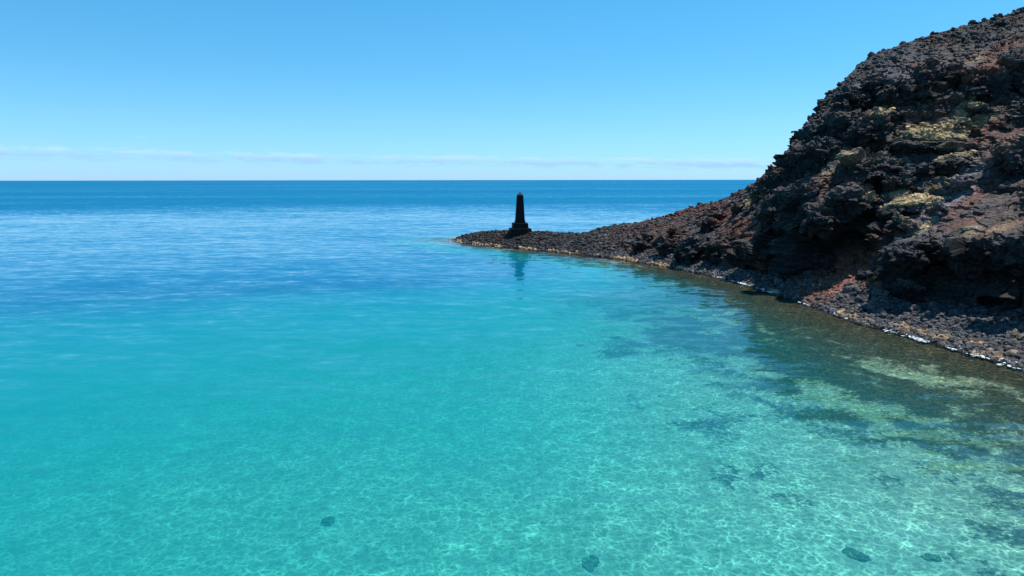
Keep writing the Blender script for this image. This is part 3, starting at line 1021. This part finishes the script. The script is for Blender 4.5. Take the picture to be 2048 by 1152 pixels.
def frustum(bm_list, z0, z1, w0, w1, bev=0.04):
    import bmesh
    bm = bmesh.new()
    lv = []
    for z, w_ in ((z0, w0), (z1, w1)):
        lv.append([bm.verts.new((sx * w_ / 2, sy * w_ / 2, z)) for sx, sy in ((-1, -1), (1, -1), (1, 1), (-1, 1))])
    bm.faces.new(lv[0][::-1])
    bm.faces.new(lv[1])
    for i in range(4):
        j = (i + 1) % 4
        bm.faces.new((lv[0][i], lv[0][j], lv[1][j], lv[1][i]))
    bmesh.ops.bevel(bm, geom=list(bm.edges), offset=bev, segments=2, affect='EDGES')
    return bm


def part(name, bm, mat, parent):
    me = bpy.data.meshes.new(name)
    bm.to_mesh(me)
    bm.free()
    me.materials.append(mat)
    o = bpy.data.objects.new(name, me)
    col.objects.link(o)
    o.parent = parent
    return o


OB = at(1040, 461.5, 213.0)
ob = bpy.data.objects.new('obelisk', None)
col.objects.link(ob)
ob.location = OB + np.array([0, 0, .25])
ob.rotation_euler = (0, 0, R(5))
tag(ob, 'tall black stone obelisk on a stepped base at the tip of the rocky point', 'obelisk')
H = CAM_H + ray(0, 384)[2] * 213.0 - OB[2] - .25
part('foundation', frustum(None, -2.5, 0.55, 6.7, 6.5), M_OB, ob)
part('pedestal', frustum(None, 0.553, 2.2, 4.8, 4.7), M_OB, ob)
part('plinth', frustum(None, 2.2, 3.0, 3.15, 3.05, .03), M_OB, ob)
part('shaft', frustum(None, 3.003, H - 0.95, 2.82, 1.9, .03), M_OB, ob)
part('capstone', frustum(None, H - 0.95, H, 1.9, 0.08, .01), M_OB, ob)

# ------------------------------------------------------------------ foam, grass, shrub
def many(name, v, f, pos, sizes, mats, material, label, squash=None, colors=None):
    n = len(pos)
    vv = np.einsum('nij,nvj->nvi', mats, v[None] * sizes[:, None, :]) + pos[:, None, :]
    fs = (f[None] + (np.arange(n) * len(v))[:, None, None]).reshape(-1, f.shape[1])
    o = mesh_np(name, vv.reshape(-1, 3), fs, [material], True, None if colors is None else np.repeat(colors, len(v), 0))
    tag(o, label, None, None, 'stuff')
    return o


M_FOAM = plain_material('foam', (0.62, 0.66, 0.66), 0.6, 0.08, 4.0)
rf = np.random.default_rng(77)
wl = np.where((np.abs(pf2[:, 2]) < 0.16) & (pr > 0.75) & (pr < 1.5))[0]
wx_ = cxx[wl]
segs = [(1428, 1462, .5), (1458, 1556, 2.2), (1590, 1622, .7), (1660, 1700, .25), (1765, 1800, .6), (1810, 1862, 1.0), (1900, 1925, .5), (1940, 2060, .9), (905, 1010, .4)]
fw = np.zeros(len(wl))
for a_, b_, s_ in segs:
    fw = np.maximum(fw, s_ * sstep(wx_, a_ - 4, a_ + 8) * (1 - sstep(wx_, b_ - 8, b_ + 4)))
fw *= 0.04 + sstep(fbm(pf2[wl] / 1.8, 3, 55), -0.15, 0.35)
fw *= ar[wl]
pick = rf.choice(len(wl), 1900, p=fw / fw.sum())
fp = pf2[wl[pick]] + np.stack([rf.normal(-.14, .34, 1900), rf.normal(-.05, .4, 1900), np.zeros(1900)], 1)
fp[:, 2] = np.maximum(0.03, np.minimum(fp[:, 2], 0.10))
v, f = ico(2)
v = v * (1 + .3 * fbm(v * 2.3, 2, 5))[:, None]
fsz = rf.uniform(0, 1, 1900) ** 2 * .17 + .035
many('foam', v, f, fp, np.stack([fsz * 1.3, fsz, fsz * .3], 1), rot_mats(1900, rf, .12), M_FOAM,
     'white foam where small waves break on the stones')


def leaf_material(name, c, vary=.35):
    m = bpy.data.materials.new(name)
    m.use_nodes = True
    t = NT(m.node_tree)
    pos = t.n('ShaderNodeNewGeometry').outputs['Position']
    n = t.noise(pos, 5.0, 3.0, 0.6)
    base = t.attr('albedo', 'Color') if c is None else c
    cc_ = t.vmath('SCALE', base, scale=t.ramp(n, .3, .7, 1 - vary, 1 + vary))
    d1 = t.n('ShaderNodeBsdfDiffuse')
    t.put(d1.inputs[0], cc_)
    d2 = t.n('ShaderNodeBsdfTranslucent')
    t.put(d2.inputs[0], cc_)
    mx = t.n('ShaderNodeMixShader')
    mx.inputs[0].default_value = .3
    t.t.links.new(d1.outputs[0], mx.inputs[1])
    t.t.links.new(d2.outputs[0], mx.inputs[2])
    out = t.n('ShaderNodeOutputMaterial')
    t.t.links.new(mx.outputs[0], out.inputs[0])
    return m


# tufts of dry grass on every mossy ledge
allp = np.concatenate([pf2, cp[0]])
allc = np.concatenate([C, cp[2]])
alla = np.concatenate([ar * (pr < 7.4) * (pr > 1.5) * (cxx < 2200), np.concatenate(CR_A)])
ym = (allc[:, 0] > .16) & (allc[:, 1] > .62 * allc[:, 0]) & (allc[:, 2] < .62 * allc[:, 1]) & (allp[:, 2] > 2)
gw = alla * ym
NG = 6000
gi = rf.choice(len(allp), NG, p=gw / gw.sum())
bl = []
bf = []
for k in range(7):
    a_ = k * .9
    r_ = .35
    dx_, dy_ = math.cos(a_) * r_, math.sin(a_) * r_
    bl += [(dx_ * .3 - dy_ * .25, dy_ * .3 + dx_ * .25, -.1), (dx_ * .3 + dy_ * .25, dy_ * .3 - dx_ * .25, -.1), (dx_ * 1.9, dy_ * 1.9, 1.0 + .3 * math.sin(k * 2.3))]
    bf.append((k * 3, k * 3 + 1, k * 3 + 2))
gs = rf.uniform(.06, .18, NG)
gc = np.where((rf.random(NG) < .08)[:, None], np.array([[.20, .20, .06]]), np.array([[.50, .365, .18]])) * rf.uniform(.7, 1.3, NG)[:, None]
many('dry_grass', np.array(bl), np.array(bf), allp[gi], np.stack([gs, gs, gs * .8], 1), rot_mats(NG, rf, .2),
     leaf_material('dry_grass', None), 'dry yellow grass and moss on the ledges', colors=gc)


def shrub(px, py, size, col1, col2, label, seed, n=420):
    dd_ = np.where((pr > 1.2) & (pr < 7.4), (SXa - px) ** 2 + (SYa - py) ** 2, 1e9)
    near = np.argsort(dd_)[:10]
    i = near[np.argmin(STa[near])]
    r = bpy.data.objects.new('shrub', None)
    col.objects.link(r)
    r.location = pf2[i]
    tag(r, label, 'shrub', None)
    g = np.random.default_rng(seed)
    # stems
    sv, sf = [], []
    tips = []
    for k in range(14):
        a_ = g.uniform(0, 6.28)
        sp = g.uniform(.2, .9) * size
        tip = np.array([math.cos(a_) * sp, math.sin(a_) * sp, g.uniform(.45, .95) * size])
        tips.append(tip)
        o0 = len(sv)
        side = np.array([-math.sin(a_), math.cos(a_), 0]) * .018 * size
        up = np.array([0, 0, .018 * size])
        for base, k_ in ((np.array([0, 0, -.1]), 1.6), (tip, .5)):
            sv += [base + side * k_, base + up * k_, base - side * k_, base - up * k_]
        for q in range(4):
            sf.append((o0 + q, o0 + (q + 1) % 4, o0 + 4 + (q + 1) % 4, o0 + 4 + q))
    mesh_np('stem', np.array(sv), np.array(sf), [M_STEM], True, parent=r)
    tips = np.array(tips)
    ci = g.integers(0, len(tips), n)
    pos = tips[ci] * g.uniform(.45, 1.08, (n, 1)) + g.normal(0, .13 * size, (n, 3))
    pos[:, 2] = np.maximum(pos[:, 2], .03)
    lf = np.array([(-.5, 0, 0), (0, -.28, .1), (.6, 0, 0), (0, .28, .1)])
    sz = g.uniform(.10, .2, n) * size
    R3 = rot_mats(n, g, 1.1)
    vv = np.einsum('nij,nvj->nvi', R3, lf[None] * sz[:, None, None]) + pos[:, None, :]
    fs = np.arange(n * 4).reshape(n, 4)
    k_ = sstep(np.sin(ci * 2.7) + g.normal(0, .3, n), -.2, .4)[:, None]
    cc = (np.array(col1) * (1 - k_) + np.array(col2) * k_) * g.uniform(.75, 1.25, (n, 1))
    mesh_np('foliage', vv.reshape(-1, 3), fs, [M_LEAF], False, np.repeat(cc, 4, 0), parent=r)


M_STEM = plain_material('stem', (.10, .075, .05))
M_LEAF = leaf_material('leaf', None)
shrub(1743, 566, 1.35, (.13, .20, .05), (.38, .36, .06), 'round green shrub with yellow flowers at the foot of the red scree', 3)
shrub(1861, 414, .55, (.09, .19, .04), (.12, .22, .05), 'small bright green plant on the mossy ledge above the grey scree', 4, 200)
shrub(1502, 402, .8, (.15, .18, .06), (.28, .26, .09), 'low pale green bush on the distant ridge slope above the red soil', 5, 300)


# ------------------------------------------------------------------ dark rocks on the sandy floor of the bay
wd_meshes = []
for k in range(3):
    v, f = rock_shape(4, 640 + k, 0.75, 4, (1, 1, .5))
    cc = np.tile(np.array([.15, .17, .11]), (len(v), 1)) * (1 + .5 * fbm(v * 3 + k, 3, 9))[:, None]
    wd_meshes.append(mesh_np('submerged_rock', v, f, [M_RUBBLE], False, cc, link=False))
SUNK = [(655, 1042, .75, 'lone dark weedy rock on the pale seabed, the one nearest the lower left'),
        (1180, 1128, .8, 'dark weedy rock on the pale seabed at the very bottom, just right of the middle'),
        (1712, 1112, .8, None), (1860, 1118, .6, None)]
for k, (px_, py_, s_, lb) in enumerate(SUNK):
    u_, y_, z_ = ray(px_, py_)
    t_ = (CAM_H + 1.5) / -z_
    for _ in range(4):
        X_, Y_ = u_ * t_, y_ * t_
        j_ = np.abs(xs - X_).argmin() * len(ys) + np.abs(ys - Y_).argmin()
        t_ = (CAM_H - seabed_z[j_]) / -z_
    o = bpy.data.objects.new('submerged_rock', wd_meshes[k % 3])
    col.objects.link(o)
    o.location = (u_ * t_, y_ * t_, seabed_z[j_] + .05)
    o.rotation_euler = (0, 0, rg.uniform(0, 6.28))
    o.scale = (s_ * .85, s_ * .6, s_ * .4)
    tag(o, lb or 'dark weedy rock on the sandy seabed towards the lower right', 'rock', 'dark rocks on the sandy seabed')
